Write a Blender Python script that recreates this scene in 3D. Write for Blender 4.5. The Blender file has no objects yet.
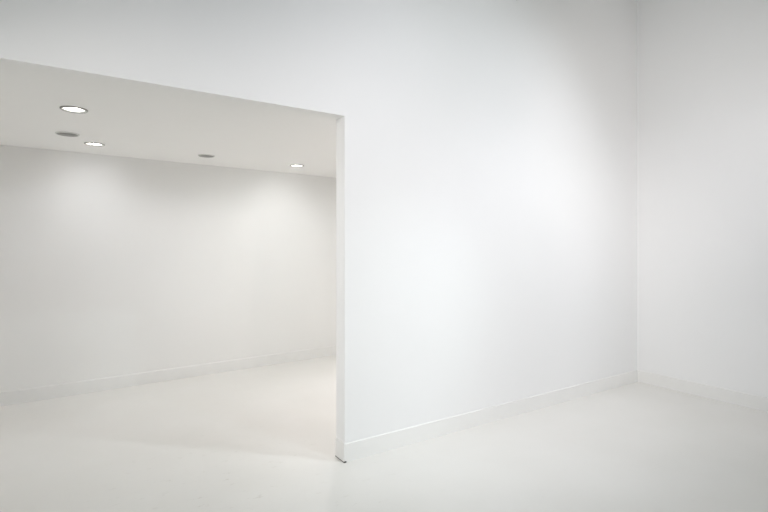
import bpy, bmesh, math
from mathutils import Vector, Matrix

C = bpy.context.scene.collection
S = bpy.context.scene

# ------------------------------------------------------------------ camera
CAM_Z = 1.494
YAW = math.radians(90 - 56.74)          # axis of view against the partition wall's normal
cam_d = bpy.data.cameras.new('camera')
cam = bpy.data.objects.new('camera', cam_d); C.objects.link(cam)
cam.location = (0, 0, CAM_Z)
cam.rotation_euler = (math.pi / 2, 0, -YAW)
cam_d.sensor_width = 36.0
cam_d.lens = 486.0 / 768.0 * 36.0
cam_d.shift_y = -9.0 / 768.0
S.camera = cam

# ------------------------------------------------------------------ world, exposure
w = bpy.data.worlds.new('world'); S.world = w
w.use_nodes = True
w.node_tree.nodes['Background'].inputs[0].default_value = (0.8, 0.87, 1.0, 1)
w.node_tree.nodes['Background'].inputs[1].default_value = 0.0
S.view_settings.view_transform = 'Standard'
S.view_settings.look = 'None'
S.view_settings.exposure = 0.0
S.view_settings.gamma = 1.0
S.view_settings.use_curve_mapping = False
S.cycles.max_bounces = 16
S.cycles.diffuse_bounces = 10

# ------------------------------------------------------------------ room dimensions
X_R = 5.313       # right wall
X_L = -3.2        # left wall of the tall room
Y_B = -4.5        # wall behind the camera
Y_F = 2.971       # near face of the partition wall
TH = 0.124        # its thickness
X_J = 1.622       # end of the partition wall (jamb of the opening)
Z_T = 4.45        # tall ceiling
Z_H = 2.405       # head of the opening
Z_C = 2.455       # low ceiling
Y_FAR = 6.40      # beyond the far wall
FAR0, FARS = 5.82, 0.058   # far wall of the low room: y = FAR0 + FARS * x, a little out of parallel
X_LL = -1.15      # left wall of the low room


# ------------------------------------------------------------------ lights of the tall room
def spot(name, loc, aim, power, size, blend, col=(1, 1, 1), rad=0.05):
    d = bpy.data.lights.new(name, 'SPOT'); o = bpy.data.objects.new(name, d); C.objects.link(o)
    d.energy = power; d.spot_size = math.radians(size); d.spot_blend = blend
    d.color = col; d.shadow_soft_size = rad
    o.location = loc
    o.rotation_euler = (Vector(aim) - Vector(loc)).to_track_quat('-Z', 'Y').to_euler()
    return o


def area(name, loc, rot, sx, sy, power, col=(1, 1, 1)):
    d = bpy.data.lights.new(name, 'AREA'); o = bpy.data.objects.new(name, d); C.objects.link(o)
    d.shape = 'RECTANGLE'; d.size = sx; d.size_y = sy; d.energy = power; d.color = col
    o.location = loc; o.rotation_euler = rot
    return o

spot('downlight_beam_left_wide', (0.051, 4.02, 2.438), (0.051, 4.02, 0), 5.46, 150, 1.0, (0.844, 0.848, 1.0), 0.03)
spot('downlight_beam_left_tilted', (0.051, 4.02, 2.438), (0.051, 5.02, 1.4), 8.42, 110, 1.0, (0.844, 0.859, 1.0), 0.03)
spot('downlight_beam_rear_left_wide', (0.228, 5.27, 2.438), (0.228, 5.27, 0), 3.84, 150, 1.0, (0.844, 0.949, 1.0), 0.03)
spot('downlight_beam_rear_left_tilted', (0.228, 5.27, 2.438), (0.228, 6.27, 1.4), 3.00, 110, 1.0, (0.921, 0.926, 1.0), 0.03)
spot('downlight_beam_rear_tilted', (2.285, 5.355, 2.438), (2.285, 6.355, 1.4), 2.85, 110, 1.0, (0.971, 0.975, 1.0), 0.03)
spot('downlight_beam_inner_spill', (2.205, 4.01, 2.438), (2.205, 4.01, 0), 26.15, 176, 0.3, (1.0, 0.954, 0.965), 0.03)
spot('downlight_beam_inner_tilted', (2.205, 4.01, 2.438), (2.205, 5.01, 1.4), 32.47, 110, 1.0, (0.844, 0.972, 1.0), 0.03)
spot('hidden_bounce_narrow', (3.2, 4.03, 2.438), (3.2, 4.03, 0), 44.49, 80, 1.0, (1.0, 0.874, 0.895), 0.03)  # added lamp behind the partition, bounces light up to the low ceiling
spot('hidden_bounce_wide', (3.2, 4.03, 2.438), (3.2, 4.03, 0), 27.46, 150, 1.0, (1.0, 0.935, 0.895), 0.03)  # wide half of the added bounce lamp, no fitting
spot('downlight_beam_far_right_tilted', (4.3, 5.45, 2.438), (4.3, 6.45, 1.4), 2.32, 110, 1.0, (0.995, 1.0, 0.891), 0.03)
spot('track_spot_38', (4.293, 0.269, 3.2), (2.7, 2.97, 1.5), 65.65, 90, 1.0, (0.869, 0.879, 1.0), 0.05)
spot('track_spot_38', (4.293, 0.269, 4.2), (2.7, 2.97, 1.5), 6.73, 90, 1.0, (0.869, 1.0, 1.0), 0.05)
spot('track_spot_b1', (2.8, -0.5, 4.3), (2.7, 2.97, 1.5), 137.73, 75, 1.0, (0.869, 0.981, 1.0), 0.05)
spot('track_spot_b4', (1.2, -0.5, 3.0), (2.7, 2.97, 1.5), 94.51, 75, 1.0, (1.0, 0.869, 0.869), 0.05)
spot('fill_spot_b9', (2.8, 0.0, 3.2), (3.1, 2.97, 0.9), 75.25, 60, 1.0, (0.937, 0.926, 1.0), 0.05)  # added fill for the lower partition wall
spot('fill_spot_c4', (1.8, -0.5, 2.8), (1.2, 2.97, 2.8), 44.95, 50, 1.0, (0.869, 0.869, 1.0), 0.05)  # added fill for the wall above the opening
area('daylight_fill', (-3.0, -1.0, 1.0), (1.5708, 0, -1.5708), 1.5, 2, 34.54, (0.869, 0.976, 1.0))  # added area fill in place of daylight, no window known here
spot('downlight_beam_left_sideways', (0.051, 4.02, 2.438), (1.62, 3.05, 1.1), 10.23, 60, 1.0, (0.844, 0.975, 1.0), 0.03)
spot('downlight_beam_rear_left_sideways', (0.228, 5.27, 2.438), (1.62, 3.2, 1.1), 37.00, 50, 1.0, (0.971, 0.975, 1.0), 0.03)
spot('downlight_beam_rear_floorward', (2.276, 5.334, 2.438), (1.4, 4.8, 0), 4.06, 90, 1.0, (0.995, 1.0, 0.891), 0.03)
spot('fill_spot_j5', (-2.5, 1.2, 2.8), (1.62, 3.03, 1.5), 308.78, 44, 1.0, (1.0, 0.948, 0.925), 0.05)  # added spot, brightens the jamb from the left
spot('fill_spot_b11', (3.2, -0.5, 3.8), (4.4, 2.97, 2.8), 42.21, 55, 1.0, (1.0, 0.936, 0.895), 0.05)  # added fill for the partition's dim upper right
spot('fill_spot_r6', (2.0, -0.5, 3.0), (5.313, 2.971, 2.6), 119.34, 50, 1.0, (1.0, 0.921, 0.917), 0.05)  # added fill for the top of the room corner
spot('track_spot_46', (4.86, -0.3, 3.3), (1.0, 3.6, 0), 139.07, 30, 1.0, (0.869, 1.0, 1.0), 0.05)
spot('fill_spot_p4', (2.4, -1.6, 3.8), (3.2, 2.97, 1.2), 18.38, 45, 1.0, (1.0, 0.869, 0.869), 0.05)  # added broad fill across the partition wall
spot('fill_spot_p5', (3.4, 0.2, 3.4), (4.2, 2.97, 0.9), 21.92, 60, 1.0, (1.0, 0.989, 0.869), 0.05)  # added fill low on the partition's right part
spot('fill_spot_r7', (2.5, -0.5, 3.0), (5.313, 1.9, 1.2), 89.00, 60, 1.0, (0.944, 0.919, 1.0), 0.05)  # added fill for the lower right wall
spot('fill_spot_r8', (2.0, -1.5, 3.4), (5.313, 1.9, 1.6), 68.43, 60, 1.0, (1.0, 1.0, 1.0), 0.05)  # second added fill for the right wall
spot('track_spot_46', (4.86, -0.3, 3.3), (1.3, 3.3, 0), 61.35, 40, 1.0, (0.869, 1.0, 1.0), 0.05)

# ------------------------------------------------------------------ materials
def mat(name, col, rough=0.6, spec=0.3, metal=0.0, mottle=0.0, scale=3.0, bump=0.0, bscale=200.0):
    m = bpy.data.materials.new(name); m.use_nodes = True
    nt = m.node_tree; b = nt.nodes['Principled BSDF']
    b.inputs['Base Color'].default_value = (*col, 1)
    b.inputs['Roughness'].default_value = rough
    b.inputs['Specular IOR Level'].default_value = spec
    b.inputs['Metallic'].default_value = metal
    tc = nt.nodes.new('ShaderNodeTexCoord')
    if mottle > 0:
        n = nt.nodes.new('ShaderNodeTexNoise'); n.inputs['Scale'].default_value = scale
        n.inputs['Detail'].default_value = 5
        nt.links.new(tc.outputs['Object'], n.inputs['Vector'])
        r = nt.nodes.new('ShaderNodeValToRGB')
        r.color_ramp.elements[0].position = 0.3; r.color_ramp.elements[1].position = 0.7
        r.color_ramp.elements[0].color = (*[c * (1 - mottle) for c in col], 1)
        r.color_ramp.elements[1].color = (*col, 1)
        nt.links.new(n.outputs['Fac'], r.inputs['Fac'])
        nt.links.new(r.outputs['Color'], b.inputs['Base Color'])
    if bump > 0:
        n2 = nt.nodes.new('ShaderNodeTexNoise'); n2.inputs['Scale'].default_value = bscale
        n2.inputs['Detail'].default_value = 3
        nt.links.new(tc.outputs['Object'], n2.inputs['Vector'])
        bp = nt.nodes.new('ShaderNodeBump'); bp.inputs['Strength'].default_value = bump
        bp.inputs['Distance'].default_value = 0.002
        nt.links.new(n2.outputs['Fac'], bp.inputs['Height'])
        nt.links.new(bp.outputs['Normal'], b.inputs['Normal'])
    return m


def emis(name, col, strength):
    m = bpy.data.materials.new(name); m.use_nodes = True
    nt = m.node_tree; b = nt.nodes['Principled BSDF']
    b.inputs['Base Color'].default_value = (0.8, 0.8, 0.8, 1)
    b.inputs['Emission Color'].default_value = (*col, 1)
    b.inputs['Emission Strength'].default_value = strength
    return m


M_WALL = mat('white_wall_paint', (0.87, 0.87, 0.87), 0.7, 0.2, mottle=0.012, scale=1.2, bump=0.05, bscale=160)
M_WALL2 = mat('warm_white_wall_paint', (0.87, 0.865, 0.85), 0.7, 0.2, mottle=0.015, scale=1.2, bump=0.05, bscale=160)
M_CEIL = mat('white_ceiling_paint', (0.965, 0.96, 0.945), 0.8, 0.1, mottle=0.01, scale=1.0)
M_BASE = mat('white_gloss_paint', (0.85, 0.845, 0.83), 0.4, 0.4, mottle=0.02, scale=6)
M_RING = mat('satin_nickel', (0.42, 0.41, 0.39), 0.35, 0.5, metal=0.9)
M_REFL = mat('lamp_reflector_white', (0.85, 0.85, 0.83), 0.4, 0.5)
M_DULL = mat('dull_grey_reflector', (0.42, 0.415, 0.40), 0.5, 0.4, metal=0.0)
M_PALE = mat('pale_grey_enamel', (0.74, 0.74, 0.72), 0.5, 0.4)
M_LAMP = emis('lit_lamp', (1.0, 0.96, 0.9), 30.0)
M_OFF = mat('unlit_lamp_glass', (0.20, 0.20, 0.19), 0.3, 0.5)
M_DARK = mat('joint_shade_dark', (0.10, 0.10, 0.09), 0.9, 0.1)  # near-black colour standing in for shade in the jamb gap
M_NAIL = mat('grey_steel', (0.28, 0.28, 0.27), 0.4, 0.5, metal=0.7)


def floor_material():
    m = bpy.data.materials.new('worn_white_floor_paint'); m.use_nodes = True
    nt = m.node_tree; N = nt.nodes; L = nt.links; b = N['Principled BSDF']
    tc = N.new('ShaderNodeTexCoord')
    n = N.new('ShaderNodeTexNoise'); n.inputs['Scale'].default_value = 1.6; n.inputs['Detail'].default_value = 6
    L.new(tc.outputs['Object'], n.inputs['Vector'])
    r = N.new('ShaderNodeValToRGB')
    r.color_ramp.elements[0].position = 0.3; r.color_ramp.elements[0].color = (0.795, 0.782, 0.752, 1)
    r.color_ramp.elements[1].position = 0.7; r.color_ramp.elements[1].color = (0.82, 0.808, 0.782, 1)
    L.new(n.outputs['Fac'], r.inputs['Fac'])
    # small scuffs and chips, thinly scattered
    v = N.new('ShaderNodeTexNoise'); v.inputs['Scale'].default_value = 9.0; v.inputs['Detail'].default_value = 8
    v.inputs['Roughness'].default_value = 0.7
    mp = N.new('ShaderNodeMapping'); mp.inputs['Scale'].default_value = (1.0, 2.2, 1.0); mp.inputs['Rotation'].default_value = (0, 0, 0.5)
    L.new(tc.outputs['Object'], mp.inputs['Vector']); L.new(mp.outputs['Vector'], v.inputs['Vector'])
    vr = N.new('ShaderNodeValToRGB')
    vr.color_ramp.elements[0].position = 0.60; vr.color_ramp.elements[0].color = (0, 0, 0, 1)
    vr.color_ramp.elements[1].position = 0.69; vr.color_ramp.elements[1].color = (1, 1, 1, 1)
    L.new(v.outputs['Fac'], vr.inputs['Fac'])
    mx = N.new('ShaderNodeMix'); mx.data_type = 'RGBA'
    mu = N.new('ShaderNodeMath'); mu.operation = 'MULTIPLY'; mu.inputs[1].default_value = 1.0
    # wear is heaviest where people walk through the opening
    sep = N.new('ShaderNodeVectorMath'); sep.operation = 'DISTANCE'; sep.inputs[1].default_value = (0.8, 3.05, 0.0)
    L.new(tc.outputs['Object'], sep.inputs[0])
    wr = N.new('ShaderNodeMapRange'); wr.inputs['From Min'].default_value = 0.35; wr.inputs['From Max'].default_value = 1.3
    wr.inputs['To Min'].default_value = 0.75; wr.inputs['To Max'].default_value = 0.12
    L.new(sep.outputs['Value'], wr.inputs['Value']); L.new(wr.outputs['Result'], mu.inputs[1])
    L.new(vr.outputs['Color'], mu.inputs[0]); L.new(mu.outputs[0], mx.inputs['Factor'])
    L.new(r.outputs['Color'], mx.inputs[6]); mx.inputs[7].default_value = (0.66, 0.64, 0.60, 1)
    L.new(mx.outputs[2], b.inputs['Base Color'])
    b.inputs['Roughness'].default_value = 0.42
    b.inputs['Specular IOR Level'].default_value = 0.4
    n2 = N.new('ShaderNodeTexNoise'); n2.inputs['Scale'].default_value = 14; n2.inputs['Detail'].default_value = 5
    L.new(tc.outputs['Object'], n2.inputs['Vector'])
    ad = N.new('ShaderNodeMath'); ad.operation = 'SUBTRACT'
    L.new(n2.outputs['Fac'], ad.inputs[0]); L.new(vr.outputs['Color'], ad.inputs[1])
    bp = N.new('ShaderNodeBump'); bp.inputs['Strength'].default_value = 0.12; bp.inputs['Distance'].default_value = 0.003
    L.new(ad.outputs[0], bp.inputs['Height']); L.new(bp.outputs['Normal'], b.inputs['Normal'])
    return m


M_FLOOR = floor_material()


# ------------------------------------------------------------------ mesh helpers
def add_box(bm, lo, hi):
    vs = [bm.verts.new((x, y, z)) for x in (lo[0], hi[0]) for y in (lo[1], hi[1]) for z in (lo[2], hi[2])]
    for f in ((0, 1, 3, 2), (4, 6, 7, 5), (0, 4, 5, 1), (2, 3, 7, 6), (0, 2, 6, 4), (1, 5, 7, 3)):
        bm.faces.new([vs[i] for i in f])


def add_prism(bm, poly, axis, a, b):
    """extrude a closed 2-D outline along an axis: 'x' takes (y,z), 'y' takes (x,z)"""
    P = (lambda p, t: (t, p[0], p[1])) if axis == 'x' else (lambda p, t: (p[0], t, p[1]))
    A = [bm.verts.new(P(p, a)) for p in poly]; B = [bm.verts.new(P(p, b)) for p in poly]
    n = len(poly)
    for i in range(n):
        bm.faces.new((A[i], A[(i + 1) % n], B[(i + 1) % n], B[i]))
    bm.faces.new(A); bm.faces.new(B[::-1])


def add_prism_z(bm, poly, a, b):
    A = [bm.verts.new((p[0], p[1], a)) for p in poly]; B = [bm.verts.new((p[0], p[1], b)) for p in poly]
    n = len(poly)
    for i in range(n):
        bm.faces.new((A[i], A[(i + 1) % n], B[(i + 1) % n], B[i]))
    bm.faces.new(A[::-1]); bm.faces.new(B)


def add_lathe(bm, prof, seg=48, close=False):
    rings = []
    for r, z in prof:
        if r < 1e-6:
            rings.append([bm.verts.new((0, 0, z))])
        else:
            rings.append([bm.verts.new((r * math.cos(2 * math.pi * k / seg), r * math.sin(2 * math.pi * k / seg), z)) for k in range(seg)])
    pairs = list(zip(rings, rings[1:]))
    if close:
        pairs.append((rings[-1], rings[0]))
    for a, b in pairs:
        for k in range(seg):
            k2 = (k + 1) % seg
            if len(a) == 1 and len(b) == 1:
                continue
            if len(a) == 1:
                bm.faces.new((a[0], b[k], b[k2]))
            elif len(b) == 1:
                bm.faces.new((a[k], b[0], a[k2]))
            else:
                bm.faces.new((a[k], b[k], b[k2], a[k2]))


def obj(name, bm, m, parent=None, smooth=False):
    bmesh.ops.recalc_face_normals(bm, faces=bm.faces)
    me = bpy.data.meshes.new(name); bm.to_mesh(me); bm.free()
    me.materials.append(m)
    if smooth:
        for p in me.polygons:
            p.use_smooth = True
    o = bpy.data.objects.new(name, me); C.objects.link(o)
    if parent:
        o.parent = parent
    return o


def struct(name, bm, m):
    o = obj(name, bm, m); o['kind'] = 'structure'
    return o


def box_struct(name, lo, hi, m):
    bm = bmesh.new(); add_box(bm, lo, hi)
    return struct(name, bm, m)


# ------------------------------------------------------------------ the shell
W = 0.15
box_struct('floor', (X_L - W, Y_B - W, -0.12), (X_R + W, Y_FAR + W, 0.0), M_FLOOR)

# partition wall with the wide opening: an L-shaped slab, its head at the low ceiling
bm = bmesh.new()
add_prism(bm, [(X_J, 0), (X_R, 0), (X_R, Z_T), (X_L, Z_T), (X_L, Z_H), (X_J, Z_H)], 'y', Y_F, Y_F + TH)
wf = struct('wall_front', bm, M_WALL)
wf.data.materials.append(M_CEIL)         # the soffit of the opening has the ceiling's paint
for p in wf.data.polygons:
    if p.normal.z < -0.9 and p.center.z > 1:
        p.material_index = 1

box_struct('wall_right', (X_R, Y_B - W, 0), (X_R + W, Y_FAR + W, Z_T + W), M_WALL)
def far(x):
    return FAR0 + FARS * x


bm = bmesh.new()
add_prism_z(bm, [(X_L - W, far(X_L - W)), (X_R, far(X_R)), (X_R, far(X_R) + W), (X_L - W, far(X_L - W) + W)], 0, Z_T)
struct('wall_far', bm, M_WALL2)
box_struct('wall_side', (X_LL - W, Y_F + TH, 0), (X_LL, far(X_LL), Z_C), M_WALL2)
box_struct('wall_left', (X_L - W, Y_B - W, 0), (X_L, Y_F + TH, Z_T), M_WALL)
box_struct('wall_back', (X_L, Y_B - W, 0), (X_R, Y_B, Z_T), M_WALL)
box_struct('ceiling', (X_L - W, Y_B - W, Z_T), (X_R, Y_F + TH, Z_T + W), M_CEIL)

# low ceiling, with a round hole cut for every downlight
DOWNLIGHTS = [
    # x, y, lit, radius, what sets it apart
    (0.0515, 4.020, True, 0.085, 'brightest round ceiling downlight, lit, nearest the opening on the left'),
    (0.228, 5.270, True, 0.085, 'lit round downlight near the far wall, beside the unlit grey fitting'),
    (2.285, 5.355, True, 0.085, 'small lit round downlight close to the white jamb, furthest right'),
    (0.016, 4.918, False, 0.088, 'unlit grey round ceiling fitting between the two lit downlights on the left'),
    (1.240, 5.290, False, 0.085, 'unlit dark round downlight alone in the middle of the low ceiling'),
]
HIDDEN = [(2.205, 4.010)]
bm = bmesh.new()
add_prism_z(bm, [(X_LL - W, Y_F + TH), (X_R, Y_F + TH), (X_R, far(X_R)), (X_LL - W, far(X_LL - W))], Z_C, Z_C + 0.2)
ceil_low = struct('ceiling_low', bm, M_CEIL)
cb = bmesh.new()
for x, y, *rest in DOWNLIGHTS + HIDDEN:
    hb = bmesh.new(); add_lathe(hb, [(0, -0.05), (0.066, -0.05), (0.066, 0.085), (0, 0.085)], 48)
    bmesh.ops.recalc_face_normals(hb, faces=hb.faces)
    bmesh.ops.translate(hb, verts=hb.verts, vec=(x, y, Z_C))
    tmp = bpy.data.meshes.new('cut'); hb.to_mesh(tmp); hb.free(); cb.from_mesh(tmp); bpy.data.meshes.remove(tmp)
cut = obj('cutter', cb, M_CEIL)
md = ceil_low.modifiers.new('holes', 'BOOLEAN'); md.operation = 'DIFFERENCE'; md.object = cut; md.solver = 'EXACT'
dg = bpy.context.evaluated_depsgraph_get()
new = bpy.data.meshes.new_from_object(ceil_low.evaluated_get(dg))
ceil_low.modifiers.clear(); ceil_low.data = new
bpy.data.objects.remove(cut)

# ------------------------------------------------------------------ baseboards (bevelled top edge)
BH, BT = 0.131, 0.012


def prof_flat(t0, sgn):
    """thin flat board, its top edge barely eased"""
    return [(t0, 0), (t0 + sgn * 0.008, 0), (t0 + sgn * 0.008, BH - 0.006), (t0 + sgn * 0.003, BH), (t0, BH)]


def prof(t0, sgn):
    """outline from the wall face t0 outwards"""
    return [(t0, 0), (t0 + sgn * BT, 0), (t0 + sgn * BT, BH - 0.010), (t0 + sgn * (BT - 0.004), BH - 0.002), (t0 + sgn * (BT - 0.007), BH), (t0, BH)]


bm = bmesh.new(); add_prism(bm, prof_flat(Y_F, -1), 'x', X_J - 0.008, X_R - 0.008); struct('baseboard_front', bm, M_BASE)
bm = bmesh.new(); add_prism(bm, prof_flat(X_R, -1), 'y', Y_B, Y_F); struct('baseboard_right', bm, M_BASE)
bm = bmesh.new(); add_prism(bm, [(p, max(z, 0.004)) for p, z in prof_flat(X_J, -1)], 'y', Y_F, Y_F + TH); struct('baseboard_jamb', bm, M_BASE)
bm = bmesh.new(); add_prism(bm, prof(0.0, -1), 'x', X_LL + BT, X_R)
for v in bm.verts:
    v.co.y += far(v.co.x)
struct('baseboard_far', bm, M_BASE)
bm = bmesh.new(); add_prism(bm, prof(X_LL, 1), 'y', Y_F + TH, far(X_LL) - BT); struct('baseboard_side', bm, M_BASE)
# dark strip painting the shade in the gap under the jamb board, widest at the front corner
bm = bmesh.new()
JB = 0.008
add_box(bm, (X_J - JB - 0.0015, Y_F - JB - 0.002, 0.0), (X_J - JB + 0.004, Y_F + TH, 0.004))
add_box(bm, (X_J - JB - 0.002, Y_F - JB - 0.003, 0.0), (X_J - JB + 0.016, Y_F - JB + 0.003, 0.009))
struct('joint_shade', bm, M_DARK)


# frame added round the unseen daylight fill at the left wall
bm = bmesh.new()
for lo, hi in (((-0.80, 0.0), (-0.75, 2.05)), ((0.75, 0.0), (0.80, 2.05)), ((-0.75, 2.0), (0.75, 2.05)), ((-0.75, 0.0), (0.75, 0.02))):
    add_box(bm, (X_L, -1.0 + lo[0], lo[1]), (-2.98, -1.0 + hi[0], hi[1]))
struct('fill_frame', bm, M_BASE)


# ------------------------------------------------------------------ downlights
def downlight(x, y, lit, R, label):
    t = bpy.data.objects.new('ceiling_downlight', None); C.objects.link(t)
    t.location = (x, y, Z_C); t.empty_display_size = 0.05
    t['label'] = label; t['category'] = 'downlight'; t['group'] = 'round downlights in the low ceiling'
    ri = 0.062
    bm = bmesh.new()      # trim ring: a raised flange whose inner slope catches the lamp
    add_lathe(bm, [(R, 0.0), (R - 0.001, -0.005), (R - 0.006, -0.009), (R - 0.009, -0.0095), (R - 0.010, -0.006), (0.0655, 0.004), (0.0655, 0.0)], 64, close=True)
    obj('trim_ring', bm, M_RING if lit else M_PALE, t, True)
    bm = bmesh.new()      # reflector bowl, flared out to the ring
    add_lathe(bm, [(R - 0.0095, -0.008), (ri, 0.003), (0.060, 0.016), (0.056, 0.026), (0.050, 0.034), (0.050, 0.037), (0.058, 0.028), (0.062, 0.017), (0.064, 0.006), (R - 0.0095, -0.006)], 64, close=True)
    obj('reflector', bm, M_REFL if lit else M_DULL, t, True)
    bm = bmesh.new()      # lamp with a domed front glass
    add_lathe(bm, [(0, LAMP_Z), (0.020, LAMP_Z + 0.001), (0.040, LAMP_Z + 0.006), (0.0495, LAMP_Z + 0.014), (0.0495, 0.040), (0.025, 0.066), (0, 0.066)], 48)
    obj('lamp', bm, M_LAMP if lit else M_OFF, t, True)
    return t


LAMP_Z = 0.006
for d in DOWNLIGHTS:
    downlight(*d)
for x, y in HIDDEN:
    downlight(x, y, True, 0.08, 'lit round downlight in the low ceiling, hidden behind the partition wall')

# ------------------------------------------------------------------ nail near the top of the partition wall
bm = bmesh.new()
add_lathe(bm, [(0, -0.02), (0.0016, -0.02), (0.0016, 0.016), (0.0055, 0.017), (0.0055, 0.019), (0.003, 0.020), (0, 0.020)], 24)
nl = obj('wall_nail', bm, M_NAIL, None, True)
nl.rotation_euler = (math.pi / 2, 0, 0)
nl.location = (3.359, Y_F, 3.692)
nl['label'] = 'small dark nail high on the white partition wall, at the top edge'
nl['category'] = 'nail'
